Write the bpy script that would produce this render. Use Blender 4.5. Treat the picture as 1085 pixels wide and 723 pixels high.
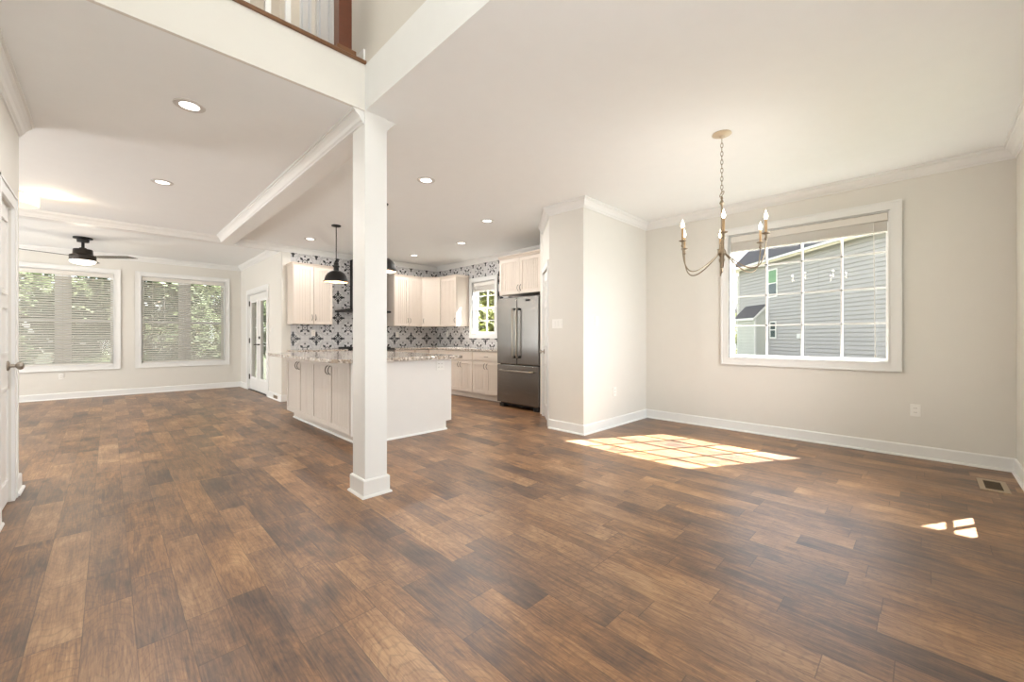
import bpy, math, random
from mathutils import Vector, Matrix
for o in list(bpy.data.objects): bpy.data.objects.remove(o)
scn = bpy.context.scene
COL = scn.collection
PI = math.pi

# ------------------------------------------------------------------ camera
CH = 1.139
cd = bpy.data.cameras.new('camera'); cam = bpy.data.objects.new('camera', cd); COL.objects.link(cam)
cam.location = (0, 0, CH); cam.rotation_euler = (PI/2, 0, PI/4 + .0058 - PI/2)
cd.sensor_width = 36; cd.lens = 432.58/1085*36; cd.shift_y = -4.5/1085; cd.clip_start = .02; cd.clip_end = 300
scn.camera = cam
# ------------------------------------------------------------------ world, sun, exposure
scn.view_settings.view_transform = 'Standard'; scn.view_settings.look = 'None'
scn.view_settings.exposure = 0.12; scn.view_settings.gamma = 1; scn.view_settings.use_curve_mapping = False
SKY, SUN = 0.55, 48.0
w = bpy.data.worlds.new('world'); scn.world = w; w.use_nodes = True
wn = w.node_tree; bg = wn.nodes['Background']
sky = wn.nodes.new('ShaderNodeTexSky'); sky.sky_type = 'NISHITA'; sky.sun_disc = False
sky.sun_elevation = math.radians(44); sky.sun_rotation = math.radians(120); sky.air_density = 1.0; sky.dust_density = 1.5
hs = wn.nodes.new('ShaderNodeHueSaturation'); hs.inputs['Saturation'].default_value = .27
wn.links.new(sky.outputs[0], hs.inputs['Color']); wn.links.new(hs.outputs[0], bg.inputs[0]); bg.inputs[1].default_value = SKY
sd = bpy.data.lights.new('sun', 'SUN'); sd.energy = SUN; sd.angle = math.radians(.5); sd.color = (1, .97, .93)
sun = bpy.data.objects.new('sun', sd); COL.objects.link(sun)
sun.rotation_euler = Vector((-.89, .52, -1)).to_track_quat('-Z', 'Y').to_euler(); sun.location = (12, -8, 12)

def area(name, loc, direction, sx, sy, power, color=(1, 1, 1), spread=PI):
    l = bpy.data.lights.new(name, 'AREA'); l.shape = 'RECTANGLE'; l.size = sx; l.size_y = sy
    l.energy = power; l.color = color; l.spread = spread
    o = bpy.data.objects.new(name, l); COL.objects.link(o); o.location = loc
    o.rotation_euler = Vector(direction).to_track_quat('-Z', 'Y').to_euler(); return o
# front window daylight by area lamps, plus added upward fill for the ceilings
area('upper_window_daylight', (.4, -.52, 4.2), (0, 1, -.15), 1.4, 1.7, 22, (.97, .98, 1))
area('entry_ceiling_fill', (.35, -.52, .85), (.3, 1, 1.3), 1.3, 1.3, 52, (.97, .98, 1))  # added fill lamp before the closed front door, tilted up at the ceilings
area('side_window_daylight', (3.82, -.50, 1.3), (0, 1, -.12), 1.15, 1.3, 26, (.88, .94, 1), math.radians(110))
area('sunroom_fill', (-4.3, 9.6, 1.5), (1, 0, .5), 2.2, 1.8, 140, (.96, .98, 1))  # added fill lamp by a windowless wall, brightens sunroom and ceiling
area('hall_ceiling_fill', (-4.3, 6.4, 1.5), (1, 0, .5), 1.6, 1.6, 170, (.98, .99, 1))  # added upward fill for the hall ceiling, no window in this wall

# ------------------------------------------------------------------ node helpers
def srgb(r, g, b):
    f = lambda c: (c/255/12.92) if c/255 <= .04045 else ((c/255+.055)/1.055)**2.4
    return (f(r), f(g), f(b), 1)
class NT:
    def __init__(s, name):
        s.m = bpy.data.materials.new(name); s.m.use_nodes = True; s.t = s.m.node_tree; s.n = s.t.nodes
        s.b = s.n['Principled BSDF']; s.out = s.n['Material Output']
    def node(s, typ, **kw):
        n = s.n.new(typ)
        for k, v in kw.items():
            if k.startswith('_'): setattr(n, k[1:], v)
        return n
    def set(s, sock, v):
        if isinstance(v, bpy.types.NodeSocket): s.t.links.new(v, sock)
        elif v is not None: sock.default_value = v
    def math(s, op, a, b=None, c=None, clamp=False):
        n = s.n.new('ShaderNodeMath'); n.operation = op; n.use_clamp = clamp
        s.set(n.inputs[0], a); s.set(n.inputs[1], b); s.set(n.inputs[2], c); return n.outputs[0]
    def mix(s, f, a, b, mode='MIX'):
        n = s.n.new('ShaderNodeMix'); n.data_type = 'RGBA'; n.blend_type = mode
        s.set(n.inputs[0], f); s.set(n.inputs[6], a); s.set(n.inputs[7], b); return n.outputs[2]
    def pos(s):
        g = s.n.new('ShaderNodeNewGeometry'); x = s.n.new('ShaderNodeSeparateXYZ'); s.t.links.new(g.outputs['Position'], x.inputs[0])
        return g.outputs['Position'], x.outputs[0], x.outputs[1], x.outputs[2]
    def comb(s, x, y, z=0.0):
        n = s.n.new('ShaderNodeCombineXYZ'); s.set(n.inputs[0], x); s.set(n.inputs[1], y); s.set(n.inputs[2], z); return n.outputs[0]
    def noise(s, vec, scale, detail=2, rough=.5, dist=0):
        n = s.n.new('ShaderNodeTexNoise'); s.set(n.inputs['Vector'], vec); n.inputs['Scale'].default_value = scale
        n.inputs['Detail'].default_value = detail; n.inputs['Roughness'].default_value = rough; n.inputs['Distortion'].default_value = dist
        return n.outputs[0]
    def wn(s, vec):
        n = s.n.new('ShaderNodeTexWhiteNoise'); n.noise_dimensions = '3D'; s.set(n.inputs['Vector'], vec); return n.outputs[0], n.outputs[1]
    def ramp(s, f, stops, interp='LINEAR'):
        n = s.n.new('ShaderNodeValToRGB'); s.set(n.inputs[0], f); e = n.color_ramp.elements; n.color_ramp.interpolation = interp
        while len(e) < len(stops): e.new(1)
        for el, (p, c) in zip(e, stops): el.position = p; el.color = c if len(c) == 4 else (*c, 1)
        return n.outputs[0]
    def bump(s, h, st, dist=.002):
        n = s.n.new('ShaderNodeBump'); s.set(n.inputs['Height'], h); n.inputs['Strength'].default_value = st
        n.inputs['Distance'].default_value = dist; s.t.links.new(n.outputs[0], s.b.inputs['Normal'])
def simple(name, col, rough=.5, metal=0, emit=None, es=0, var=0.0, vs=8, spec=.5, bumps=0):
    t = NT(name); b = t.b; b.inputs['Roughness'].default_value = rough; b.inputs['Metallic'].default_value = metal
    b.inputs['Specular IOR Level'].default_value = spec
    p = t.pos()[0]; f = t.noise(p, vs, 3)
    v = max(var, .015)
    c2 = tuple(min(1, c*(1+v)) for c in col[:3]) + (1,); c1 = tuple(c*(1-v) for c in col[:3]) + (1,)
    t.set(b.inputs['Base Color'], t.mix(f, c1, c2))
    if bumps: t.bump(t.noise(p, 300, 2), bumps, .001)
    if emit: b.inputs['Emission Color'].default_value = emit; b.inputs['Emission Strength'].default_value = es
    return t.m
M = {}
M['wall'] = simple('wall_paint', srgb(226, 223, 215), .65, bumps=.08)
M['ceil'] = simple('ceiling_paint', srgb(243, 245, 244), .8, bumps=.08)
M['trim'] = simple('trim_paint', srgb(236, 236, 233), .4)
M['door'] = simple('door_paint', srgb(238, 237, 233), .4)
M['cab'] = simple('cabinet_paint', srgb(221, 209, 196), .42)
M['island'] = simple('island_paint', srgb(206, 197, 187), .42)
M['islandend'] = simple('island_end_paint', srgb(234, 231, 226), .45)
M['plate'] = simple('plate_plastic', srgb(240, 238, 232), .35)
M['canring'] = simple('light_trim_ring', srgb(214, 212, 208), .5)
M['slot'] = simple('socket_slot', srgb(120, 112, 100), .6)
M['nickel'] = simple('brushed_nickel', (.42, .38, .33, 1), .3, 1)
M['pull'] = simple('aged_nickel', (.17, .145, .12, 1), .35, 1)
M['bronze'] = simple('dark_bronze', (.035, .027, .022, 1), .42, .6)
M['black'] = simple('black_metal', (.012, .011, .010, 1), .38, .3)
M['blade'] = simple('fan_blade', srgb(92, 88, 78), .25, .3)
M['gold'] = simple('antique_champagne', srgb(146, 132, 112), .38, .75, var=.15, vs=60)
M['canopyw'] = simple('canopy_champagne', srgb(206, 190, 165), .4, .4)
M['candle'] = simple('candle_sleeve', srgb(186, 156, 118), .5, .2)
M['steelframe'] = simple('dark_gasket', (.02, .02, .02, 1), .5)
M['blackglass'] = simple('black_glass', (.015, .015, .016, 1), .08)
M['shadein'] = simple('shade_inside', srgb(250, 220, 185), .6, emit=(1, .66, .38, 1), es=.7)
M['lampwarm'] = simple('lamp_diffuser_warm', (1, .9, .75, 1), .5, emit=(1, .80, .58, 1), es=.55)
M['lamp'] = simple('lamp_diffuser', (1, 1, 1, 1), .5, emit=(1, .95, .86, 1), es=3.5)
M['fanlamp'] = simple('fan_lamp_diffuser', (1, 1, 1, 1), .5, emit=(1, .88, .72, 1), es=2.2)
M['bulb'] = simple('bulb_glow', (1, 1, 1, 1), .3, emit=(1, .84, .62, 1), es=14)
M['woodrail'] = simple('stained_nosing', srgb(122, 84, 52), .4, var=.2, vs=30)
M['newel'] = simple('stained_newel', srgb(98, 50, 26), .4, var=.2, vs=20)
M['blind'] = simple('blind_vinyl', srgb(226, 222, 214), .5)
M['vent'] = simple('tan_vent_metal', srgb(176, 158, 134), .45)
M['ventdark'] = simple('vent_louvre_shadow', srgb(92, 78, 60), .6)
M['vinyl'] = simple('window_vinyl', srgb(246, 246, 244), .35)
M['housetrim'] = simple('house_trim', srgb(235, 233, 226), .6)
M['soffit'] = simple('house_soffit', srgb(226, 214, 190), .7)
M['shingle'] = simple('roof_shingles', srgb(84, 82, 84), .9, var=.25, vs=12)
M['darkpane'] = simple('dark_window_pane', srgb(70, 84, 84), .1)
M['greenpane'] = simple('window_pane_green_blind', srgb(104, 150, 100), .3)
M['grass'] = simple('lawn_grass', srgb(74, 78, 62), .95, var=.35, vs=3)
M['bark'] = simple('tree_bark', srgb(88, 74, 60), .9, var=.2, vs=10)
M['upwall'] = simple('landing_wall_paint', srgb(205, 198, 188), .7)
M['bluedoor'] = simple('landing_door_paint', srgb(226, 231, 236), .4)

def floor_mat():
    t = NT('plank_floor'); P, x, y, z = t.pos()
    W = .1455; L = 1.2
    row = t.math('FLOOR', t.math('DIVIDE', t.math('ADD', x, 20.005), W))
    r1, _ = t.wn(t.comb(row, 3.3, 7.7))
    yy = t.math('ADD', t.math('DIVIDE', t.math('ADD', y, 20.0), L), t.math('MULTIPLY', r1, 7.31))
    ix = t.math('FLOOR', yy)
    # planks are printed in lengths that split in two at a random place
    cut, _ = t.wn(t.comb(row, ix, 9.1)); cut = t.math('ADD', t.math('MULTIPLY', cut, .5), .25)
    fy = t.math('FRACT', yy); sub = t.math('GREATER_THAN', fy, cut)
    v1, c1 = t.wn(t.comb(row, ix, sub))
    v2, _ = t.wn(t.comb(row, t.math('ADD', ix, 31.7), sub))
    fx = t.math('FRACT', t.math('DIVIDE', t.math('ADD', x, 20.005), W))
    off = t.math('MULTIPLY', v1, 37.0)
    gv = t.comb(t.math('ADD', t.math('MULTIPLY', x, 9.0), off), t.math('ADD', t.math('MULTIPLY', y, 1.1), off), off)
    g1 = t.noise(gv, 2.2, 6, .62, 1.6)
    g2 = t.noise(t.comb(t.math('ADD', t.math('MULTIPLY', x, 60.0), off), t.math('ADD', t.math('MULTIPLY', y, 3.0), off), off), 2.5, 5, .7, .4)
    cl = t.noise(t.comb(t.math('ADD', x, off), t.math('ADD', t.math('MULTIPLY', y, .8), off), 0.0), 3.4, 3, .6, .6)
    g3 = t.noise(t.comb(t.math('ADD', t.math('MULTIPLY', x, 130.0), off), t.math('MULTIPLY', y, 5.0), off), 1.6, 3, .7, .2)
    blot = t.noise(t.comb(t.math('MULTIPLY', x, 2.2), t.math('MULTIPLY', y, 1.3), 4.0), 1.5, 3, .6, .5)
    saw = t.noise(t.comb(t.math('MULTIPLY', x, 3.0), t.math('MULTIPLY', y, 55.0), off), 1.6, 2, .5, .3)
    tone = t.math('ADD', t.math('MULTIPLY', v1, .36), t.math('MULTIPLY', t.math('SUBTRACT', cl, .5), .85))
    tone = t.math('ADD', t.math('ADD', tone, .33), t.math('MULTIPLY', t.math('SUBTRACT', g1, .5), .8))
    tone = t.math('ADD', tone, t.math('MULTIPLY', t.math('SUBTRACT', g2, .5), .95))
    tone = t.math('ADD', tone, t.math('MULTIPLY', t.math('SUBTRACT', saw, .5), .10))
    tone = t.math('ADD', tone, t.math('MULTIPLY', t.math('SUBTRACT', g3, .5), .28))
    tone = t.math('ADD', tone, t.math('MULTIPLY', t.math('SUBTRACT', blot, .5), .55))
    col = t.ramp(tone, [(.04, srgb(52, 38, 32)), (.27, srgb(90, 65, 49)), (.47, srgb(124, 89, 60)), (.67, srgb(154, 112, 74)), (.92, srgb(188, 148, 104))])
    grey = t.mix(t.math('MULTIPLY', v2, .24), col, srgb(108, 95, 88))
    # rings of cathedral grain
    wv = t.n.new('ShaderNodeTexWave'); wv.wave_type = 'RINGS'; wv.rings_direction = 'Z'
    t.set(wv.inputs['Vector'], t.comb(t.math('MULTIPLY', t.math('SUBTRACT', fx, .5), .9), t.math('MULTIPLY', t.math('SUBTRACT', fy, v2), 2.2), 0.0))
    wv.inputs['Scale'].default_value = 3.2; wv.inputs['Distortion'].default_value = 9; wv.inputs['Detail'].default_value = 4; wv.inputs['Detail Scale'].default_value = .9
    lines = t.ramp(wv.outputs[1], [(0, (1, 1, 1)), (.22, (0, 0, 0))])
    grey = t.mix(t.math('MULTIPLY', lines, t.math('MULTIPLY', cl, .4)), grey, srgb(62, 44, 36))
    # knots
    vo = t.n.new('ShaderNodeTexVoronoi'); vo.inputs['Scale'].default_value = 1.0
    t.set(vo.inputs['Vector'], t.comb(t.math('MULTIPLY', x, 4.4), t.math('MULTIPLY', y, 1.9), 0.0))
    kn = t.math('SUBTRACT', 1, t.math('DIVIDE', vo.outputs['Distance'], .12), clamp=True)
    grey = t.mix(t.math('MULTIPLY', kn, .75), grey, srgb(44, 32, 28))
    # seams
    ex = t.math('MINIMUM', fx, t.math('SUBTRACT', 1, fx)); sx = t.math('LESS_THAN', ex, .010)
    ey = t.math('MINIMUM', t.math('MINIMUM', fy, t.math('SUBTRACT', 1, fy)), t.math('ABSOLUTE', t.math('SUBTRACT', fy, cut))); sy = t.math('LESS_THAN', ey, .0016)
    seam = t.math('MAXIMUM', sx, sy)
    t.set(t.b.inputs['Base Color'], t.mix(t.math('MULTIPLY', seam, .45), grey, srgb(38, 28, 24)))
    t.set(t.b.inputs['Roughness'], t.math('ADD', .30, t.math('MULTIPLY', g2, .14)))
    t.b.inputs['Specular IOR Level'].default_value = .85
    t.bump(t.math('SUBTRACT', t.math('MULTIPLY', g2, .5), seam), .25, .0015)
    return t.m
M['floor'] = floor_mat()

def tile_mat(axis, u0):
    t = NT('patterned_tile_' + axis); P, x, y, z = t.pos(); a = x if axis == 'x' else y
    Pd = .397
    u = t.math('SUBTRACT', t.math('FRACT', t.math('ADD', t.math('DIVIDE', t.math('SUBTRACT', a, u0), Pd), 40.5)), .5)
    v = t.math('SUBTRACT', t.math('FRACT', t.math('ADD', t.math('DIVIDE', t.math('SUBTRACT', z, 1.103), Pd), 40.5)), .5)
    A = t.math('ABSOLUTE', u); B = t.math('ABSOLUTE', v); mx = t.math('MAXIMUM', A, B); mn = t.math('MINIMUM', A, B)
    lt = lambda p, q: t.math('LESS_THAN', p, q)
    gt = lambda p, q: t.math('GREATER_THAN', p, q)
    AND = lambda p, q: t.math('MULTIPLY', p, q)
    OR = lambda p, q: t.math('MAXIMUM', p, q)
    r = t.math('SQRT', t.math('ADD', t.math('MULTIPLY', u, u), t.math('MULTIPLY', v, v)))
    ring = OR(AND(gt(r, .065), lt(r, .105)), lt(r, .035))
    pet = lt(t.math('ADD', t.math('DIVIDE', t.math('ABSOLUTE', t.math('SUBTRACT', mx, .17)), .10), t.math('DIVIDE', mn, .09)), 1)
    tip = lt(t.math('ADD', t.math('DIVIDE', t.math('ABSOLUTE', t.math('SUBTRACT', mx, .265)), .075), t.math('DIVIDE', mn, .05)), 1)
    blk = OR(ring, OR(pet, tip))
    # half-shifted lattice: small star with diagonal leaves
    A2 = t.math('SUBTRACT', .5, A); B2 = t.math('SUBTRACT', .5, B)
    s1 = t.math('MULTIPLY', t.math('ADD', A2, B2), .7071); s2 = t.math('ABSOLUTE', t.math('MULTIPLY', t.math('SUBTRACT', A2, B2), .7071))
    r2 = t.math('SQRT', t.math('ADD', t.math('MULTIPLY', A2, A2), t.math('MULTIPLY', B2, B2)))
    leaf = lt(t.math('ADD', t.math('DIVIDE', t.math('ABSOLUTE', t.math('SUBTRACT', s1, .20)), .10), t.math('DIVIDE', s2, .06)), 1)
    dot = lt(r2, .03)
    mx2 = t.math('MAXIMUM', A2, B2); mn2 = t.math('MINIMUM', A2, B2)
    side = lt(t.math('ADD', t.math('DIVIDE', t.math('ABSOLUTE', t.math('SUBTRACT', mx2, .27)), .05), t.math('DIVIDE', mn2, .05)), 1)
    dia = lt(t.math('ADD', t.math('DIVIDE', t.math('ABSOLUTE', t.math('SUBTRACT', t.math('MULTIPLY', t.math('ADD', A, B), .7071), .165)), .06), t.math('DIVIDE', t.math('ABSOLUTE', t.math('MULTIPLY', t.math('SUBTRACT', A, B), .7071)), .035)), 1)
    blk = OR(blk, OR(leaf, OR(dot, OR(side, OR(dia, AND(gt(r2, .09), lt(r2, .118)))))))
    arc = AND(gt(r2, .335), lt(r2, .365)); arc2 = AND(gt(r2, .10), lt(r2, .125))
    gr = OR(arc, OR(arc2, AND(gt(r, .30), lt(r, .325))))
    grout = lt(t.math('MINIMUM', t.math('MINIMUM', A, A2), t.math('MINIMUM', B, B2)), .006)
    c = t.mix(t.noise(P, 30, 3), srgb(200, 198, 197), srgb(218, 217, 216))
    c = t.mix(AND(gr, .4), c, srgb(120, 120, 124))
    c = t.mix(AND(grout, .5), c, srgb(165, 160, 155))
    c = t.mix(blk, c, srgb(30, 30, 34))
    t.set(t.b.inputs['Base Color'], c); t.b.inputs['Roughness'].default_value = .35
    return t.m
M['tilex'] = tile_mat('x', 2.345); M['tiley'] = tile_mat('y', 7.04)

def granite():
    t = NT('speckled_granite'); P = t.pos()[0]
    a = t.noise(P, 42, 5, .7); b = t.noise(P, 15, 3, .6, .8)
    c = t.ramp(a, [(.36, srgb(70, 60, 54)), (.45, srgb(150, 138, 126)), (.55, srgb(214, 206, 196)), (.75, srgb(236, 232, 226))])
    c = t.mix(t.ramp(b, [(.5, (0, 0, 0)), (.68, (1, 1, 1))]), c, srgb(176, 160, 142))
    t.set(t.b.inputs['Base Color'], c); t.b.inputs['Roughness'].default_value = .1; return t.m
M['granite'] = granite()

def steel():
    t = NT('brushed_stainless'); P, x, y, z = t.pos()
    g = t.noise(t.comb(t.math('MULTIPLY', x, 2.0), t.math('MULTIPLY', y, 2.0), t.math('MULTIPLY', z, 160.0)), 1, 3)
    t.set(t.b.inputs['Base Color'], t.mix(g, (.25, .245, .24, 1), (.34, .335, .325, 1)))
    t.b.inputs['Metallic'].default_value = 1; t.set(t.b.inputs['Roughness'], t.math('ADD', .20, t.math('MULTIPLY', g, .1)))
    return t.m
M['steel'] = steel()

def siding(name, col, pitch=.13):
    t = NT(name); P, x, y, z = t.pos(); f = t.math('FRACT', t.math('DIVIDE', t.math('ADD', z, 10.0), pitch))
    t.set(t.b.inputs['Base Color'], t.mix(t.noise(P, 3, 2), tuple(c*.96 for c in col[:3])+(1,), col))
    t.b.inputs['Roughness'].default_value = .75
    return t.m
M['siding'] = siding('lap_siding', srgb(184, 180, 177))
M['sidingtan'] = siding('lap_siding_warm', srgb(206, 206, 196))

def glass():
    t = NT('window_glass'); t.n.remove(t.b)
    tr = t.n.new('ShaderNodeBsdfTransparent'); gl = t.n.new('ShaderNodeBsdfGlossy'); gl.inputs['Roughness'].default_value = .0
    mx = t.n.new('ShaderNodeMixShader'); lw = t.n.new('ShaderNodeLayerWeight'); lw.inputs[0].default_value = .5
    fac = t.math('ADD', .035, t.math('MULTIPLY', t.math('POWER', lw.outputs['Facing'], 4.0), .5))
    tr.inputs[0].default_value = (.97, .98, .98, 1)
    t.set(mx.inputs[0], fac); t.t.links.new(tr.outputs[0], mx.inputs[1]); t.t.links.new(gl.outputs[0], mx.inputs[2])
    t.t.links.new(mx.outputs[0], t.out.inputs[0]); return t.m
M['glass'] = glass()

def slatmat():
    t = NT('blind_slats'); t.b.inputs['Base Color'].default_value = srgb(226, 222, 214); t.b.inputs['Roughness'].default_value = .5
    tl = t.n.new('ShaderNodeBsdfTranslucent'); tl.inputs[0].default_value = srgb(225, 222, 212)
    mx = t.n.new('ShaderNodeMixShader'); nz = t.noise(t.pos()[0], 5, 2)
    t.set(mx.inputs[0], t.math('ADD', .22, t.math('MULTIPLY', nz, .06)))
    t.t.links.new(t.b.outputs[0], mx.inputs[1]); t.t.links.new(tl.outputs[0], mx.inputs[2]); t.t.links.new(mx.outputs[0], t.out.inputs[0]); return t.m
M['slat'] = slatmat()

def leafmat(name, c1, c2):
    t = NT(name); P = t.pos()[0]; g = t.n.new('ShaderNodeNewGeometry')
    f = t.math('ADD', t.math('MULTIPLY', g.outputs['Random Per Island'], .6), t.math('MULTIPLY', t.noise(P, 1.5, 2), .4))
    c = t.mix(f, c1, c2); t.set(t.b.inputs['Base Color'], c); t.b.inputs['Roughness'].default_value = .6
    tl = t.n.new('ShaderNodeBsdfTranslucent'); t.set(tl.inputs[0], c); mx = t.n.new('ShaderNodeMixShader'); mx.inputs[0].default_value = .35
    t.t.links.new(t.b.outputs[0], mx.inputs[1]); t.t.links.new(tl.outputs[0], mx.inputs[2]); t.t.links.new(mx.outputs[0], t.out.inputs[0]); return t.m
M['leafa'] = leafmat('leaves_yellow_green', srgb(70, 82, 28), srgb(150, 152, 66))
M['leafb'] = leafmat('leaves_mid_green', srgb(66, 80, 52), srgb(122, 134, 94))

# ------------------------------------------------------------------ mesh builder
class MB:
    def __init__(s): s.v = []; s.f = []
    def add(s, vs, fs, mat=None):
        n = len(s.v); s.v += [tuple(mat @ Vector(p)) if mat else tuple(p) for p in vs]; s.f += [tuple(i+n for i in f) for f in fs]; return s
    def box(s, x0, x1, y0, y1, z0, z1, mat=None):
        x0, x1 = min(x0, x1), max(x0, x1); y0, y1 = min(y0, y1), max(y0, y1); z0, z1 = min(z0, z1), max(z0, z1)
        return s.add([(x0,y0,z0),(x1,y0,z0),(x1,y1,z0),(x0,y1,z0),(x0,y0,z1),(x1,y0,z1),(x1,y1,z1),(x0,y1,z1)],
              [(0,3,2,1),(4,5,6,7),(0,1,5,4),(1,2,6,5),(2,3,7,6),(3,0,4,7)], mat)
    def prism(s, poly, z0, z1, mat=None):   # poly in xy, extruded in z
        n = len(poly)
        return s.add([(x, y, z0) for x, y in poly]+[(x, y, z1) for x, y in poly],
              [tuple(range(n-1, -1, -1)), tuple(range(n, 2*n))]+[(i, (i+1) % n, (i+1) % n+n, i+n) for i in range(n)], mat)
    def lathe(s, prof, c=(0,0,0), seg=24, mat=None):   # prof = [(r,z)], closed at ends when r = 0
        vs, fs = [], []
        for r, z in prof:
            for i in range(seg):
                a = 2*PI*i/seg; vs.append((c[0]+r*math.cos(a), c[1]+r*math.sin(a), c[2]+z))
        for j in range(len(prof)-1):
            for i in range(seg):
                k = (i+1) % seg; fs.append((j*seg+i, j*seg+k, (j+1)*seg+k, (j+1)*seg+i))
        return s.add(vs, fs, mat)
    def tube(s, pts, r, seg=8, closed=False, mat=None):
        pts = [Vector(p) for p in pts]; n = len(pts); vs, fs = [], []
        up = None
        for i, p in enumerate(pts):
            if closed: d = pts[(i+1) % n]-pts[i-1]
            else: d = pts[min(i+1, n-1)]-pts[max(i-1, 0)]
            d.normalize()
            if up is None: up = Vector((0,0,1)) if abs(d.z) < .9 else Vector((1,0,0))
            a = d.cross(up); 
            if a.length < 1e-5: a = d.orthogonal()
            a.normalize(); b = a.cross(d); up = b
            rr = r[i] if isinstance(r, (list, tuple)) else r
            for k in range(seg):
                t = 2*PI*k/seg; vs.append(p+a*rr*math.cos(t)+b*rr*math.sin(t))
        for i in range(n if closed else n-1):
            j = (i+1) % n
            for k in range(seg):
                l = (k+1) % seg; fs.append((i*seg+k, i*seg+l, j*seg+l, j*seg+k))
        if not closed: fs += [tuple(range(seg-1, -1, -1)), tuple(range((n-1)*seg, n*seg))]
        return s.add(vs, fs, mat)
    def run(s, prof, p0, p1, nrm, m0=0, m1=0, z=0):   # moulding: prof [(out, dz)] swept p0->p1 (xy), nrm = out direction, m = mitre sign
        p0 = Vector((*p0, 0)); p1 = Vector((*p1, 0)); n = Vector((*nrm, 0)); d = (p1-p0).normalized(); k = len(prof); vs = []
        for p, sg in ((p0, m0), (p1, -m1)):
            for o, dz in prof: q = p+n*o+d*(o*sg); vs.append((q.x, q.y, z+dz))
        return s.add(vs, [(i, (i+1) % k, (i+1) % k+k, i+k) for i in range(k)]+[tuple(range(k)), tuple(range(2*k-1, k-1, -1))])
    def build(s, name, mat, parent=None, smooth=False, bevel=0, label=None):
        me = bpy.data.meshes.new(name); me.from_pydata(s.v, [], s.f); me.update()
        import bmesh
        bm = bmesh.new(); bm.from_mesh(me); bmesh.ops.recalc_face_normals(bm, faces=bm.faces); bm.to_mesh(me); bm.free()
        me.materials.append(M[mat])
        o = bpy.data.objects.new(name, me); COL.objects.link(o)
        if parent: o.parent = parent
        if smooth:
            for p in me.polygons: p.use_smooth = True
            me.set_sharp_from_angle(angle=math.radians(40))
        if bevel:
            b = o.modifiers.new('bevel', 'BEVEL'); b.width = bevel; b.segments = 2; b.limit_method = 'ANGLE'
        if label: o['label'] = label
        return o
def struct(o): o['kind'] = 'structure'; return o
def thing(name, label, cat, loc=(0,0,0), rz=0, group=None):
    o = bpy.data.objects.new(name, None); o.empty_display_size = .1; COL.objects.link(o); o.location = loc; o.rotation_euler = (0,0,rz)
    o['label'] = label; o['category'] = cat
    if group: o['group'] = group
    return o
def tag(o, label, cat, group=None):
    o['label'] = label; o['category'] = cat
    if group: o['group'] = group
    return o
def dup(root, loc, rz=None, label=None):
    def cp(o, par):
        c = o.copy(); COL.objects.link(c); c.parent = par
        for ch in [k for k in bpy.data.objects if k.parent == o]: cp(ch, c)
        return c
    r = cp(root, None); r.location = loc
    if rz is not None: r.rotation_euler = (0,0,rz)
    if label: r['label'] = label
    return r
def rotz(a): return Matrix.Rotation(a, 4, 'Z')

# ------------------------------------------------------------------ key dimensions
H = 2.74; XW = 5.42; YS = -.54; YP = 2.78; XP = 3.912; YQ = 3.296; XO = 1.29; YO = 2.784
YK = 7.936; XD = 2.163; YF = 11.04; XL = -.478; YLE = 4.78; UP = 3.06; TOP = 5.5; XFAR = -4.4; T = .14

# floor and ground
struct(MB().box(XFAR-T, XW+T, YS-T, YF+T, -.12, 0).build('floor', 'floor'))
struct(MB().box(-60, 90, -60, 90, -.8, -.6).build('ground_lawn', 'grass'))
def wall_x(mb, y0, y1, x0, x1, z0, z1, ops):      # wall running along x, thickness y0..y1; ops = (a,b,za,zb)
    ops = sorted(ops); c = x0
    for a, b, za, zb in ops:
        mb.box(c, a, y0, y1, z0, z1)
        if za > z0: mb.box(a, b, y0, y1, z0, za)
        if zb < z1: mb.box(a, b, y0, y1, zb, z1)
        c = b
    mb.box(c, x1, y0, y1, z0, z1); return mb
def wall_y(mb, x0, x1, y0, y1, z0, z1, ops):
    ops = sorted(ops); c = y0
    for a, b, za, zb in ops:
        mb.box(x0, x1, c, a, z0, z1)
        if za > z0: mb.box(x0, x1, a, b, z0, za)
        if zb < z1: mb.box(x0, x1, a, b, zb, z1)
        c = b
    mb.box(x0, x1, c, y1, z0, z1); return mb
DW = (.24, 1.693, .885, 2.375)      # dining window opening  (y0,y1,z0,z1)
KW = (5.96, 6.66, 1.19, 2.27)      # kitchen window opening
SW2 = (3.2, 4.67, .59, 2.3)        # window in the right wall
struct(wall_y(MB(), XW, XW+T, YS-T, 4.0, 0, H, [DW]).build('wall_window', 'wall'))
struct(wall_y(MB(), XW, XW+T, 4.0, YK+T, 0, H, [KW]).build('wall_kitchen_window', 'tiley'))
struct(MB().box(2.243, XW, YK, YK+T, 0, H).build('wall_kitchen_tiled', 'tilex'))
struct(wall_x(MB(), YS-T, YS, XL, XW, 0, H, [SW2, (-.1, .8, 0, 2.05)]).build('wall_right', 'wall'))
struct(wall_x(MB(), YS-T, YS, XL-T, XO+.12, H, TOP, [(-.25, 1.05, 3.4, 5.0)]).build('wall_entry_upper', 'wall'))
LD = (3.96, 4.44, 0, 2.03)
struct(wall_y(MB(), XL-T, XL, YS, YLE, 0, H, [LD]).build('wall_left', 'wall'))
struct(MB().box(XL-T, XL, YS, YLE, UP-.02, TOP).box(XL-T, XL, YS, YO, H, UP-.02).build('wall_left_upper', 'wall'))
struct(MB().box(XO, XO+.12, YS, 4.8, UP, TOP).build('wall_foyer_upper', 'upwall' if False else 'wall'))
struct(MB().box(XL, XO, 4.8, 4.9, UP, TOP).build('wall_landing_back', 'upwall'))
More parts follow.
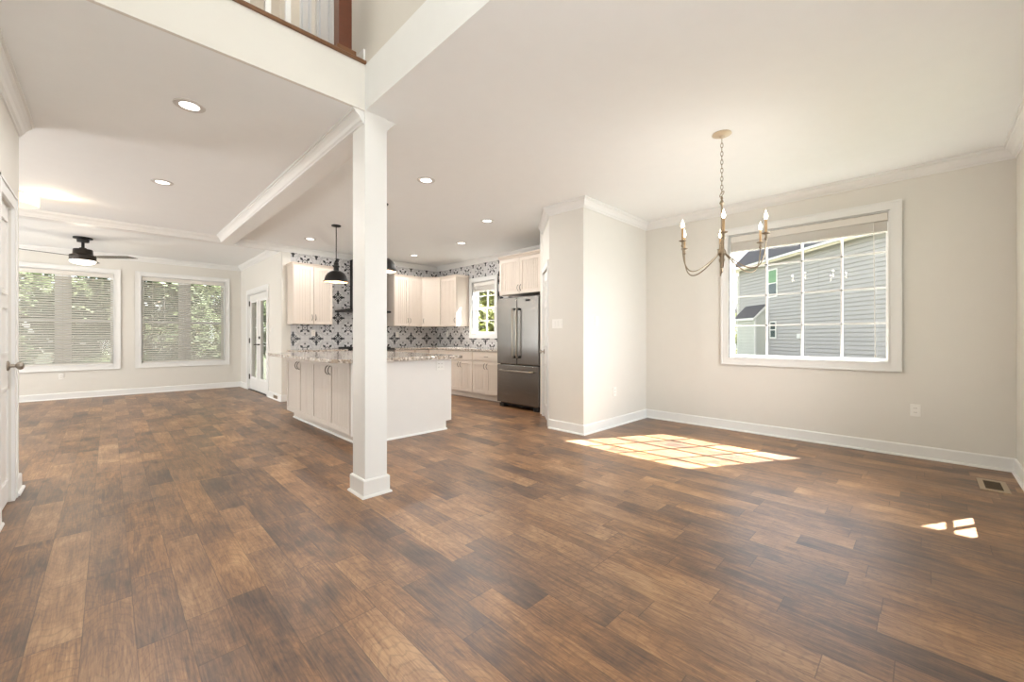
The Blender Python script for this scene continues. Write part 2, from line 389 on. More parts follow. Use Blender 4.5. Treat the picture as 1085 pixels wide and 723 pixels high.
struct(MB().box(XP, XW, YP, YP+.11, 0, H).prism([(XP, YP+.11), (XP+.11, YP+.11), (XP+.11, YQ-.04), (XP, YQ)], 0, H).build('wall_pantry', 'wall'))
# diagonal pantry wall with its door opening
dg = Vector((4.53-XP, 3.945-YQ, 0)); DL = dg.length; dg.normalize(); dn = Vector((dg.y, -dg.x, 0))
Md = Matrix(((dg.x, dn.x, 0, XP), (dg.y, dn.y, 0, YQ), (0, 0, 1, 0), (0, 0, 0, 1)))
mb = MB(); ddo = (.13, .77)
mb.box(0, ddo[0], 0, .1, 0, H, Md); mb.box(ddo[1], DL, 0, .1, 0, H, Md); mb.box(ddo[0], ddo[1], 0, .1, 2.04, H, Md)
struct(mb.build('wall_pantry_diagonal', 'wall'))
struct(MB().box(4.53, XW, 3.945-.06, 3.99, 0, H).build('wall_pantry_side', 'wall'))
FD = (8.82, 10.37, 0, 2.06)
struct(wall_y(MB(), XD, XD+T, YK-.002+.0, YF+T, 0, H, [FD]).box(XD, 2.243, YK, YK+.01, 0, H).build('wall_sunroom_right', 'wall'))
W1 = (-1.27, .085, .60, 2.36); W2 = (.46, 1.86, .60, 2.36)
struct(wall_x(MB(), YF, YF+T, XFAR-T, XD, 0, H, [W1, W2]).build('wall_sunroom_back', 'wall'))
struct(wall_y(MB(), XFAR-T, XFAR, YLE-.1, YF, 0, H, []).build('wall_hall_far_left', 'wall'))
struct(MB().box(XFAR, XL-T, YLE-T, YLE, 0, H).build('wall_hall_near', 'wall'))
# ceilings
struct(MB().box(XO, XW+T, YS-T, YO, H, UP).box(XFAR-T, XW+T, YO, YF+T, H, UP-.02).box(XFAR, XL-T, YS, YO, H, UP-.02).build('ceiling', 'ceil'))
struct(MB().box(XL-T, XO+.12, YS-T, 4.9, TOP, TOP+.1).build('ceiling_foyer', 'ceil'))
# header face above the opening, beams
struct(MB().box(XL, XO, YO-.004, YO+.02, H-.001, UP).build('trim_balcony_fascia', 'wall'))
struct(MB().box(XO, XO+.166, YO, YK, 2.652, H).build('trim_ceiling_beam', 'trim'))
struct(MB().box(XFAR, XD+.08, YK, YK+.17, 2.652, H).build('trim_cross_beam', 'trim'))
# post
PX0, PX1, PY0, PY1 = XO, XO+.167, YO, YO+.20
p = MB().box(PX0, PX1, PY0, PY1, 0, 2.652).build('trim_post', 'trim'); struct(p)
m = MB(); BP = [(0,0),(.030,0),(.029,.008),(.024,.015),(.016,.018),(.016,.118),(.010,.126),(0,.128)]
for a, b, n in (((PX0,PY0),(PX1,PY0),(0,-1)), ((PX1,PY0),(PX1,PY1),(1,0)), ((PX1,PY1),(PX0,PY1),(0,1)), ((PX0,PY1),(PX0,PY0),(-1,0))):
    m.run(BP, a, b, n, -1, -1)
struct(m.build('baseboard_post', 'trim'))
# crown
CP = [(0,-.100),(.010,-.100),(.013,-.086),(.024,-.078),(.034,-.055),(.052,-.034),(.064,-.026),(.066,-.014),(.079,-.013),(.079,0),(0,0)]
BB = [(0,0),(.030,0),(.029,.008),(.024,.015),(.014,.018),(.014,.105),(.008,.114),(0,.116)]
def crown(name, *runs):
    m = MB()
    for a, b, n, m0, m1 in runs: m.run(CP, a, b, n, m0, m1, H)
    struct(m.build(name, 'trim'))
def base(name, *runs):
    m = MB()
    for a, b, n, m0, m1 in runs: m.run(BB, a, b, n, m0, m1)
    struct(m.build(name, 'trim'))
crown('trim_crown_dining', ((XW, YS), (XW, YP), (-1,0), 1, 1), ((XO+.12, YS), (XW, YS), (0,1), 0, 1), ((XP, YP), (XW, YP), (0,-1), -1, 1),
      ((XP, YP), (XP, YQ), (-1,0), -1, -.4))
mcr = MB()
Mi = Matrix(((dg.x, -dn.x), (dg.y, -dn.y)))
mcr.run(CP, (XP, YQ), (4.53, 3.945), (-dn.x, -dn.y), -.4, 0, H); struct(mcr.build('trim_crown_pantry', 'trim'))
CP_ALL = CP; CP = [(o_, z_*.86) for o_, z_ in CP]
crown('trim_crown_beam_left', ((XO, YO+.012), (XO, YK), (-1,0), 0, 1), ((XFAR, YK), (XO, YK), (0,-1), 0, 1))
crown('trim_crown_beam_right', ((XO+.166, YO+.012), (XO+.166, YK), (1,0), 0, 1))
CP = CP_ALL
crown('trim_crown_kitchen', ((XO+.166, YK), (XW, YK), (0,-1), 1, 1), ((XW, 4.0), (XW, YK), (-1,0), 0, 1))
crown('trim_crown_sunroom', ((XFAR, YF), (XD, YF), (0,-1), 0, 1), ((XD, YK+.17), (XD, YF), (-1,0), 0, 1))
crown('trim_crown_left', ((XL, YO), (XL, YLE), (1,0), 0, 0))
base('baseboard_window', ((XW, YS), (XW, YP), (-1,0), 1, 1), ((1.2, YS), (XW, YS), (0,1), 0, 1))
base('baseboard_pantry', ((XP, YP), (XW, YP), (0,-1), -1, 1), ((XP, YP), (XP, YQ), (-1,0), -1, 0))
base('baseboard_sunroom', ((XFAR, YF), (XD, YF), (0,-1), 0, 1), ((XD, 10.46), (XD, YF), (-1,0), 0, 1), ((XD, YK), (XD, 8.73), (-1,0), -1, 0), ((XD, YK), (2.30, YK), (0,-1), -1, 0))
base('baseboard_left', ((XL, 4.55), (XL, YLE), (1,0), 0, -1), ((XL, YLE), (XL-.14, YLE), (0,1), -1, 0), ((XL, YS), (XL, 3.93), (1,0), 0, 0))

# ------------------------------------------------------------------ window makers
def casing(mb, y0, y1, z0, z1, w=.085, d=.018):   # picture-frame casing in local: u = y, out = -x ; built with rings
    for a, b, c, e, t in ((w, 0, 0, 0, d), (w, w-.016, 0, 0, d+.008), (.012, 0, 0, 0, d+.004)):
        o, i = a, (b if b else 0)
        mb.box(-t, 0, y0-o, y0-i, z0-o, z1+o); mb.box(-t, 0, y1+i, y1+o, z0-o, z1+o)
        mb.box(-t, 0, y0-i, y1+i, z0-o, z0-i); mb.box(-t, 0, y0-i, y1+i, z1+i, z1+o)
def window(name, mat4, y0, y1, z0, z1, depth, cols, rows, split=None, mull=None, gb=None, sashw=.045):
    """window in a wall whose room face is local x = 0 (room on -x)."""
    root = bpy.data.objects.new(name, None); COL.objects.link(root); root.matrix_world = mat4; root['kind'] = 'structure'
    m = MB(); casing(m, y0, y1, z0, z1); m.build('casing', 'trim', root)
    m = MB(); t = .012                                    # jamb liner
    m.box(0, depth+.03, y0, y0+t, z0, z1).box(0, depth+.03, y1-t, y1, z0, z1).box(0, depth+.03, y0+t, y1-t, z1-t, z1).box(0, depth+.03, y0+t, y1-t, z0, z0+t)
    m.build('jamb', 'trim', root)
    fr = MB(); gl = MB(); mu = MB(); a, b, c, e = y0+t, y1-t, z0+t, z1-t
    bays = [(a, b)] if not mull else [(a, mull-.06), (mull+.06, b)]
    if mull: fr.box(depth-.01, depth+.05, mull-.06, mull+.06, c, e)
    for p, q in bays:
        lites = [(c, e)] if not split else [(c, split), (split-.03, e)]
        for j, (r, s) in enumerate(lites):
            dx = depth + (.022 if j == 1 else 0); s_ = sashw
            fr.box(dx, dx+.03, p, p+s_, r, s).box(dx, dx+.03, q-s_, q, r, s).box(dx, dx+.03, p+s_, q-s_, s-s_, s).box(dx, dx+.03, p+s_, q-s_, r, r+s_)
            gl.box(dx+.012, dx+.016, p+s_, q-s_, r+s_, s-s_)
            for i in range(1, cols):
                yy = p+s_+(q-p-2*s_)*i/cols; mu.box(dx+.002, dx+.028, yy-.009, yy+.009, r+s_, s-s_)
            rr = rows
            for i in range(1, rr):
                zz = r+s_+(s-r-2*s_)*i/rr; mu.box(dx+.002, dx+.028, p+s_, q-s_, zz-.009, zz+.009)
    fr.build('window_frame', 'vinyl', root); gl.build('glass', 'glass', root)
    if mu.v: mu.build('muntin', 'vinyl', root)
    return root
I4 = Matrix.Identity(4)
window('window_1', Matrix.Translation((XW, 0, 0)), *DW, .085, 4, 4, sashw=.022)
window('window_2', Matrix.Translation((XW, 0, 0)), *KW, .08, 2, 2, split=1.74, sashw=.04)
Mb = Matrix.Translation((0, YF, 0)) @ rotz(PI/2)         # room on -y: local x -> +y, local y -> -x
window('window_3', Mb, -W1[1], -W1[0], W1[2], W1[3], .08, 1, 1, split=1.46, mull=-(W1[0]+W1[1])/2)
window('window_4', Mb, -W2[1], -W2[0], W2[2], W2[3], .08, 1, 1, split=1.46, mull=-(W2[0]+W2[1])/2)
Mf = Matrix.Translation((0, YS, 0)) @ rotz(-PI/2)        # room on +y
window('window_5', Mf, SW2[0], SW2[1], SW2[2], SW2[3], .05, 6, 2, split=1.32)
Mf2 = Matrix.Translation((0, YS, 0)) @ rotz(-PI/2)
window('window_6', Mf2, -.25, 1.05, 3.4, 5.0, .05, 3, 3)

# blinds
def blind(name, label, mat4, y0, y1, ztop, zbot, n, ang, raised=False, wand_y=None, wz=(2.3, 1.4)):
    root = thing(name, label, 'window blind', group='white slatted blinds'); root.matrix_world = mat4
    MB().box(.012, .06, y0, y1, ztop-.075, ztop).build('headrail', 'blind', root, bevel=.003)
    m = MB()
    if raised:
        k = 22
        for i in range(k):
            z = ztop-.08-(ztop-.08-zbot-.018)*i/k; m.box(.014, .062, y0+.004, y1-.004, z-.0028, z)
        m.build('slats', 'blind', root); MB().box(.014, .062, y0+.004, y1-.004, zbot, zbot+.016).build('bottom_rail', 'blind', root)
    else:
        dz = (ztop-.085-zbot-.03)/n
        for i in range(n):
            z = zbot+.035+dz*i; h = .0245; cx, sx = math.cos(ang)*h, math.sin(ang)*h
            m.add([(.036-cx, y0+.006, z-sx), (.036-cx, y1-.006, z-sx), (.036+cx, y1-.006, z+sx), (.036+cx, y0+.006, z+sx),
                   (.036-cx, y0+.006, z-sx+.002), (.036-cx, y1-.006, z-sx+.002), (.036+cx, y1-.006, z+sx+.002), (.036+cx, y0+.006, z+sx+.002)],
                  [(0,3,2,1),(4,5,6,7),(0,1,5,4),(1,2,6,5),(2,3,7,6),(3,0,4,7)])
        m.build('slats', 'slat', root); MB().box(.012, .060, y0+.006, y1-.006, zbot, zbot+.018).build('bottom_rail', 'blind', root)
        lad = MB()
        for f in (.12, .5, .88):
            yy = y0+(y1-y0)*f; lad.tube([(.010, yy, zbot+.01), (.010, yy, ztop-.06)], .0013, 5).tube([(.062, yy, zbot+.01), (.062, yy, ztop-.06)], .0013, 5)
        lad.build('ladder_cord', 'blind', root)
    if wand_y is not None:
        MB().tube([(.006, wand_y, wz[0]), (-.002, wand_y-.012, wz[1])], .0035, 6).lathe([(0, -.03), (.006, -.03), (.006, 0), (0, 0)], (-.002, wand_y-.012, wz[1]), 8).build('tilt_wand', 'blind', root)
    return root
blind('window_blind', 'white slatted blind pulled up at the top of the large dining room window', Matrix.Translation((XW, 0, 0)), DW[0]+.016, DW[1]-.016, 2.36, 2.175, 0, 0, True, .36, (2.28, .96))
blind('window_blind', 'lowered slatted blind nearest the white door at the left of the far wall', Mb, -W1[1]+.016, -W1[0]-.016, W1[3]-.014, W1[2]+.014, 38, math.radians(40), wand_y=None)
blind('window_blind', 'lowered slatted blind nearest the glazed double doors, with hanging tilt wand', Mb, -W2[1]+.016, -W2[0]-.016, W2[3]-.014, W2[2]+.014, 38, math.radians(40), wand_y=-W2[0]-.36, wz=(2.28, 1.48))
blind('window_blind', 'white slatted blind raised above the kitchen window beside the fridge', Matrix.Translation((XW, 0, 0)), KW[0]+.016, KW[1]-.016, KW[3]-.014, KW[3]-.2, 0, 0, True)

# ------------------------------------------------------------------ doors
def knob(parent, M4):
    MB().lathe([(0, 0), (.033, 0), (.034, .006), (.028, .011), (.013, .014), (.011, .035), (.016, .040), (.027, .050), (.029, .060), (.024, .070), (.010, .076), (0, .077)], seg=20, mat=M4).build('door_knob', 'nickel', parent, smooth=True)
def panel_leaf(x0, x1, z0, z1, rows, cols=2, th=.035, st=.09, y=0):
    m = MB(); m.box(x0, x1, y, y+th, z0, z1)
    w = (x1-x0-st*(cols+1))/cols
    for a, b in rows:
        for c in range(cols):
            p = x0+st+(w+st)*c; q = p+w; f = .014
            m.box(p, q, y-.010, y, a, a+f).box(p, q, y-.010, y, b-f, b).box(p, p+f, y-.010, y, a+f, b-f).box(q-f, q, y-.010, y, a+f, b-f)
            m.box(p+.035, q-.035, y-.004, y, a+.035, b-.035)
    return m
# closet door in the left wall (room on +x: local -y -> +x)
Ml = Matrix.Translation((XL, 0, 0)) @ rotz(PI/2)
r = bpy.data.objects.new('door_1', None); COL.objects.link(r); r.matrix_world = Ml; r['kind'] = 'structure'
panel_leaf(LD[0]+.004, LD[1]-.004, .012, 2.025, [(.16, .80), (1.02, 1.34), (1.42, 1.92)], 1, y=.012, st=.085).build('door_leaf', 'door', r)
knob(r, Matrix.Translation((LD[1]-.055, .012, .94)) @ Matrix.Rotation(PI/2, 4, 'X'))
m = MB()
for a, b in ((LD[0]-.09, LD[0]), (LD[1], LD[1]+.09)): m.box(a, b, -.016, .0, 0, 2.12).box(a if a < LD[0] else b-.015, a+.015 if a < LD[0] else b, -.022, 0, 0, 2.12)
m.box(LD[0], LD[1], -.016, 0, 2.03, 2.12).box(LD[0]-.09, LD[1]+.09, -.022, 0, 2.105, 2.12)
m.build('door_casing', 'trim', r)
hz = MB()
for z in (.28, 1.10, 1.82): hz.lathe([(0, 0), (.007, 0), (.007, .09), (0, .09)], (LD[0]+.004, .004, z), 10)
hz.build('hinge', 'nickel', r)
# pantry door (diagonal wall)
Mp = Matrix(((dg.x, dn.x, 0, XP), (dg.y, dn.y, 0, YQ), (0, 0, 1, 0), (0, 0, 0, 1)))
r = bpy.data.objects.new('door_2', None); COL.objects.link(r); r.matrix_world = Mp; r['kind'] = 'structure'
panel_leaf(ddo[0]+.004, ddo[1]-.004, .012, 2.03, [(.2, .78), (1.0, 1.55), (1.65, 1.9)], 2, y=.010, st=.08).build('door_leaf', 'door', r)
knob(r, Matrix.Translation((ddo[1]-.06, .010, .93)) @ Matrix.Rotation(PI/2, 4, 'X'))
MB().box(ddo[0]-.075, ddo[0], -.016, 0, 0, 2.11).box(ddo[1], ddo[1]+.075, -.016, 0, 0, 2.11).box(ddo[0], ddo[1], -.016, 0, 2.04, 2.11).build('door_casing', 'trim', r)
hz = MB()
for z in (.2, 1.0, 1.8): hz.lathe([(0, 0), (.006, 0), (.006, .09), (0, .09)], (ddo[0]+.004, .002, z), 8)
hz.build('hinge', 'nickel', r)
# glazed double doors
Mg = Matrix.Translation((XD, 0, 0)) @ rotz(-PI/2) @ Matrix.Diagonal((1, 1, 1, 1))   # local x -> -y, local y -> +x ; room on -y local
r = bpy.data.objects.new('door_3', None); COL.objects.link(r); r.matrix_world = Mg; r['kind'] = 'structure'
a0, a1 = -FD[1], -FD[0]; mid = (a0+a1)/2
for p, q in ((a0+.025, mid-.002), (mid+.002, a1-.025)):
    lf = MB(); s = .155; lf.box(p, p+s, .03, .075, .015, 2.03).box(q-s, q, .03, .075, .015, 2.03).box(p+s, q-s, .03, .075, .015, .27).box(p+s, q-s, .03, .075, 1.88, 2.03)
    d = lf.build('door_leaf', 'door', r)
    MB().box(p+s-.02, p+s+.015, .02, .03, .25, 1.90).box(q-s-.015, q-s+.02, .02, .03, .25, 1.90).box(p+s+.015, q-s-.015, .02, .03, .25, .29).box(p+s+.015, q-s-.015, .02, .03, 1.86, 1.90).build('glass_bead', 'vinyl', d)
    MB().box(p+s, q-s, .05, .056, .27, 1.88).build('glass', 'glass', d)
    hm = MB()
    hx = p if p < mid-.3 else q
    for z in (.22, 1.0, 1.8): hm.box(hx-.014, hx+.014, .012, .03, z, z+.11)
    hm.build('hinge', 'bronze', d)
MB().tube([(mid+.07, .03, .98), (mid+.07, -.02, .98)], .012, 10).tube([(mid+.07, -.02, .98), (mid+.16, -.022, .975)], .009, 8).lathe([(0,0),(.028,0),(.028,.02),(0,.02)], (0,0,0), 16, Matrix.Translation((mid+.07, .03, 1.12)) @ Matrix.Rotation(PI/2, 4, 'X')).tube([(mid-.07, .03, .98), (mid-.07, -.02, .98), (mid-.15, -.022, .975)], .010, 8).build('door_handle', 'bronze', r)
MB().box(a0-.085, a0+.02, -.018, .0, 0, 2.05).box(a1-.02, a1+.085, -.018, .0, 0, 2.05).box(a0-.085, a1+.085, -.018, 0, 2.05, 2.145).build('door_casing', 'trim', r)
MB().box(a0, a0+.023, 0, .12, 0, 2.058).box(a1-.023, a1, 0, .12, 0, 2.058).box(a0+.023, a1-.023, 0, .12, 2.035, 2.058).build('jamb', 'trim', r)
MB().box(a0, a1, .0, .13, 0.0, .012).build('threshold', 'bronze', r)
# front door behind the camera
r = bpy.data.objects.new('door_4', None); COL.objects.link(r); r.matrix_world = Matrix.Translation((0, YS, 0)) @ rotz(PI); r['kind'] = 'structure'
panel_leaf(-.795, .095, .012, 2.04, [(.2, .8), (1.0, 1.85)], 2, y=.03).build('door_leaf', 'door', r)

# ------------------------------------------------------------------ upstairs landing
rail = thing('balcony_railing', 'upstairs balcony railing with white balusters and reddish brown newel post', 'railing', (1.165, 2.86, UP+.02))
MB().box(-.045, .045, -.045, .045, 0, 1.1).box(-.052, .052, -.052, .052, 1.1, 1.14).build('newel_post', 'newel', rail, bevel=.003)
MB().box(-.062, .07, -.062, .062, 0, .055).build('newel_base', 'woodrail', rail, bevel=.004)
MB().box(-1.64, -.045, -.03, .03, .92, .97).build('handrail', 'newel', rail)
for i in range(13):
    x = .70-1.165 + .0 - (i-1)*.112
    if x > -.07: continue
    MB().box(x-.016, x+.016, -.016, .016, 0, .92).build('baluster', 'trim', rail)
struct(MB().run([(-.14,0),(.022,0),(.028,.01),(.022,.02),(-.14,.02)], (XL, YO), (XO, YO), (0,-1), 0, 0, UP).build('trim_balcony_nosing', 'woodrail'))
struct(MB().box(XL, XO, YO+.1, 4.8, UP-.02, UP+.018).build('floor_landing', 'floor'))
r = bpy.data.objects.new('door_5', None); COL.objects.link(r); r.matrix_world = Matrix.Translation((XO, 0, 0)) @ rotz(-PI/2); r['kind'] = 'structure'
panel_leaf(-3.66, -3.31, UP+.02, UP+2.05, [(UP+.12, UP+1.9)], 1, y=-.022, st=.07).build('door_leaf', 'bluedoor', r)
MB().box(-3.76, -3.67, -.03, 0, UP+.02, UP+2.1).build('door_casing', 'trim', r)
panel_leaf(-4.10, -3.77, UP+.02, UP+2.05, [(UP+.12, UP+1.9)], 1, y=-.022, st=.07).build('door_leaf', 'bluedoor', r)
MB().box(-3.675, -3.655, -.032, -.02, UP+.98, UP+1.08).build('hinge', 'black', r)
base_l = MB().run([(0,0),(.014,0),(.014,.09),(0,.09)], (XO, YO-.002), (XO, 3.3), (-1,0), 0, 0, UP+.02); struct(base_l.build('baseboard_landing', 'trim'))
pl = bpy.data.lights.new('landing_lamp', 'POINT'); pl.energy = 20; pl.color = (1, .9, .8); pl.shadow_soft_size = .15
po = bpy.data.objects.new('landing_lamp', pl); COL.objects.link(po); po.location = (.2, 3.9, 5.1)

# ------------------------------------------------------------------ cabinets
def bead_door(m, x0, x1, z0, z1, y, groove=True, th=.02):
    s = .055; m.box(x0, x0+s, y-th, y, z0, z1).box(x1-s, x1, y-th, y, z0, z1).box(x0+s, x1-s, y-th, y, z1-s, z1).box(x0+s, x1-s, y-th, y, z0, z0+s)
    if groove:
        w = x1-x0-2*s; n = max(2, round(w/.042)); d = w/n
        for i in range(n): m.box(x0+s+d*i+.0035, x0+s+d*(i+1)-.0035, y-.012, y-.006, z0+s, z1-s)
        m.box(x0+s, x1-s, y-.006, y, z0+s, z1-s)
    else: m.box(x0+s, x1-s, y-.009, y, z0+s, z1-s)
def pull(parent, x, z, y, L=.10, horiz=False, r=.005):
    pts = []
    for i in range(11):
        t = i/10; a = (t-.5)*L; out = .03*math.sin(PI*t)**.6
        pts.append((x+a, y-out, z) if horiz else (x, y-out, z+a))
    MB().tube(pts, r, 6).build('handle', 'pull', parent, smooth=True)
def cabinet(name, label, cat, loc, rz, w, d, z0, z1, doors=(), drawers=(), mat='cab', toe=0, crown_h=0, group=None, groove=True, crown_sides=(1, 1)):
    r = thing(name, label, cat, loc, rz, group)
    MB().box(0, w, 0, d, z0+toe, z1).build('cabinet_box', mat, r)
    if toe: MB().box(.0, w, .07, d, z0, z0+toe).build('toe_kick', mat, r)
    for (a, b, c, e, hx, hz) in doors:
        m = MB(); bead_door(m, a+.0035, b-.0035, c, e, -.001, groove); dd = m.build('door', mat, r)
        if hx is not None: pull(dd, hx, hz, -.021)
    for (a, b, c, e) in drawers:
        m = MB(); m.box(a+.0035, b-.0035, -.018, -.001, c+.005, e).box(a+.02, b-.02, -.022, -.018, c+.022, e-.02); dd = m.build('drawer', mat, r)
        pull(dd, (a+b)/2, (c+e)/2, -.021, .11, True)
    if crown_h:
        m = MB(); pr = [(0,0),(.004,0),(.012,.02),(.03,.035),(.034,crown_h),(0,crown_h)]
        m.run(pr, (0, -.02), (w, -.02), (0,-1), -crown_sides[0], -crown_sides[1], z1)
        if crown_sides[0]: m.run(pr, (0, d-.004), (0, -.02), (-1,0), 0, -1, z1)
        if crown_sides[1]: m.run(pr, (w, -.02), (w, d-.004), (1,0), -1, 0, z1)
        m.box(0, w, -.02, d, z1, z1+crown_h-.005)
        m.build('crown_moulding', mat, r)
    return r
U0, U1 = 1.36, 2.375; CF = .31      # upper cabinets, depth
g = 'wall cabinets in the kitchen'
def updoors(w, n=2, z0=U0, z1=U1):
    if n == 1: return [(0.004, w-.004, z0+.004, z1-.004, w-.04, z0+.12)]
    return [(.004, w/2, z0+.004, z1-.004, w/2-.03, z0+.12), (w/2, w-.004, z0+.004, z1-.004, w/2+.03, z0+.12)]
cabinet('wall_cabinet', 'cream wall cabinet left of the range hood, over the left end of the counter', 'cabinet', (2.251, YK-CF-.004, 0), 0, .666, CF, U0, U1, updoors(.666), crown_h=.045, group=g)
cabinet('wall_cabinet', 'cream double-door wall cabinet just right of the range hood', 'cabinet', (4.143, YK-CF-.004, 0), 0, .667, CF, U0, U1, updoors(.667), crown_h=.045, group=g, crown_sides=(1, 0))
cw = math.hypot(.28, .28)
rc = thing('corner_wall_cabinet', 'cream single-door wall cabinet set diagonally in the kitchen corner', 'cabinet', (4.81, YK-CF-.004, 0), -PI/4, g)
pts = [(0, 0), (.396, 0), (.396+.219, .219), (.198, .636), (-.219, .219)]
MB().prism(pts, U0, U1).build('cabinet_box', 'cab', rc)
m = MB(); bead_door(m, .006, .390, U0+.004, U1-.004, -.001); dd = m.build('door', 'cab', rc); pull(dd, .04, U0+.12, -.021)
m = MB(); m.run([(0,0),(.004,0),(.012,.02),(.03,.035),(.034,.045),(0,.045)], (0, -.02), (.396, -.02), (0,-1), .41, .41, U1); m.prism(pts, U1, U1+.04); m.build('crown_moulding', 'cab', rc)
# against the window wall: local origin at max-y end, facing -x
cabinet('wall_cabinet', 'cream wall cabinet beside the kitchen window, with sunlit white end panel', 'cabinet', (XW-CF-.004, 7.334, 0), -PI/2, .563, CF, U0, U1, updoors(.563, 1), crown_h=.045, group=g, crown_sides=(0, 1))
cabinet('wall_cabinet', 'cream double-door cabinet mounted above the stainless fridge', 'cabinet', (4.73, 5.07, 0), -PI/2, .96, .66, 1.835, 2.425,
        [(.004, .48, 1.839, 2.42, .45, 1.93), (.48, .956, 1.839, 2.42, .51, 1.93)], crown_h=.05, group=g, crown_sides=(0, 0))
# base cabinets along the window wall
gb = 'base cabinets in the kitchen'
BX = 4.79
def bcab(loc, rz, w, label, two=True, draw=True, name='base_cabinet'):
    z0, z1 = .11, .875; dz = .70 if draw else .86
    doors = [(.004, w/2, z0+.01, dz-.01, w/2-.035, dz-.09), (w/2, w-.004, z0+.01, dz-.01, w/2+.035, dz-.09)] if two else [(.004, w-.004, z0+.01, dz-.01, w-.04, dz-.09)]
    return cabinet(name, label, 'cabinet', loc, rz, w, .60, 0, z1, doors, [(.004, w-.004, dz, .865)] if draw else (), toe=.105, group=gb)
bcab((BX, 5.86, 0), -PI/2, .76, 'cream base cabinet with drawer, directly beside the fridge')
bcab((BX, 6.62, 0), -PI/2, .757, 'cream base cabinet with drawer, second from the fridge')
bcab((BX, 7.0, 0), -PI/2, .377, 'narrow cream base cabinet nearest the kitchen corner', two=False)
rcb = thing('corner_base_cabinet', 'cream corner base cabinet where the two kitchen counters meet', 'cabinet', (BX, 7.32, 0), 0, gb)
MB().box(0, .60, -.317, .0, .105, .875).box(-.35, .60, 0.0, .60, .105, .875).build('cabinet_box', 'cab', rcb)
MB().box(.07, .60, -.317, .07, 0, .105).box(-.35, .60, .07, .60, 0, .105).build('toe_kick', 'cab', rcb)
MB().box(-.34, -.03, -.02, -.001, .12, .865).box(-.02, -.001, -.31, -.03, .12, .865).build('door', 'cab', rcb)
bcab((3.985, 7.32, 0), 0, .45, 'cream base cabinet just right of the range', two=False)
bcab((2.26, 7.32, 0), 0, .80, 'cream base cabinet left of the range, below the left wall cabinet')
# perimeter counters
def counter(poly, label, name='countertop'):
    o = MB().prism(poly, .876, .914).build(name, 'granite', bevel=.004); return tag(o, label, 'countertop')
counter([(BX-.035, 5.10), (XW-.003, 5.10), (XW-.003, YK-.003), (3.985, YK-.003), (3.985, 7.285), (BX-.035, 7.285)], 'speckled granite counter running under the kitchen window to the corner')
counter([(2.245, 7.285), (3.062, 7.285), (3.062, YK-.003), (2.245, YK-.003)], 'short granite counter left of the range, against the patterned tile')
# island
isl = cabinet('kitchen_island', 'white kitchen island base with beadboard doors behind the square post', 'kitchen island', (1.80, 6.30, 0), -PI/2, 2.13, 1.24, 0, .875,
    [(.004, .50, .115, .862, .46, .76), (.50, 1.0, .115, .862, .54, .76), (1.0, 1.55, .115, .862, 1.51, .76), (1.55, 2.11, .115, .862, 1.59, .76)], mat='island', toe=.105)
for c in list(bpy.data.objects):
    if c.parent == isl and c.name.startswith('toe_kick'): bpy.data.objects.remove(c)
MB().box(.0, 2.125, .075, 1.16, 0, .105).build('toe_kick', 'island', isl)
MB().run([(0,0),(.016,0),(.014,.012),(0,.02)], (0, .075), (2.13, .075), (0,-1), 0, 0).build('shoe_moulding', 'trim', isl)
MB().box(2.13, 2.148, .0-.02, 1.24, .105, .875).box(2.13, 2.148, .075, 1.16, 0, .105).build('end_panel', 'islandend', isl, label='plain bright white end panel')
MB().run([(0,0),(.016,0),(.014,.012),(0,.02)], (2.148, .06), (2.148, 1.17), (1,0), 0, 0).build('shoe_moulding', 'trim', isl)
counter([(1.56, 4.13), (1.70, 3.99), (3.09, 3.99), (3.09, 6.47), (1.70, 6.47), (1.56, 6.35)], 'large granite island top with clipped corners, behind the square post', 'island_countertop')

# ------------------------------------------------------------------ range and hood
rg = thing('kitchen_range', 'stainless range with black top, mostly hidden behind the square post', 'range', (3.067, 7.28, 0))
MB().box(0, .912, .02, .64, .09, .89).build('range_body', 'steel', rg)
MB().box(.02, .892, .04, .62, 0, .09).build('toe_kick', 'black', rg)
MB().box(0, .912, -.005, .64, .89, .918).build('cooktop', 'blackglass', rg, bevel=.003)
gm = MB()
for i in range(3):
    for j in (0.1, .2, .3, .42, .52): gm.box(.03+.29*i, .29+.29*i, j, j+.012, .918, .945)
    for j in (.03, .155, .278): gm.box(j+.29*i, j+.012+.29*i, .1, .53, .918, .945)
gm.build('grate', 'black', rg)
MB().box(.03, .882, -.005, .02, .14, .74).box(.0, .912, -.004, .02, .78, .89).build('oven_door', 'steel', rg)
MB().tube([(.06, -.05, .70), (.85, -.05, .70)], .012, 8).tube([(.1, -.05, .70), (.1, 0, .70)], .008, 6).tube([(.81, -.05, .70), (.81, 0, .70)], .008, 6).build('oven_handle', 'steel', rg)
for i in range(5): MB().lathe([(0, 0), (.02, 0), (.018, .03), (0, .03)], mat=Matrix.Translation((.15+.15*i, -.004, .835)) @ Matrix.Rotation(PI/2, 4, 'X'), seg=14).build('control_knob', 'black', rg)
hd = thing('range_hood', 'dark flat-bottomed range hood with chimney on the patterned tile wall', 'range hood', (3.08, 7.43, 0))
MB().box(0, .90, 0, .50, 1.61, 1.645).build('canopy', 'black', hd, bevel=.004)
MB().add([(0,0,1.645),(.9,0,1.645),(.9,.5,1.645),(0,.5,1.645),(.29,.2,1.70),(.61,.2,1.70),(.61,.5,1.70),(.29,.5,1.70)], [(0,1,5,4),(1,2,6,5),(2,3,7,6),(3,0,4,7),(4,5,6,7),(0,3,2,1)]).build('canopy_top', 'steel', hd)
MB().box(.29, .61, .2, .50, 1.70, H-.10).build('chimney', 'black', hd)

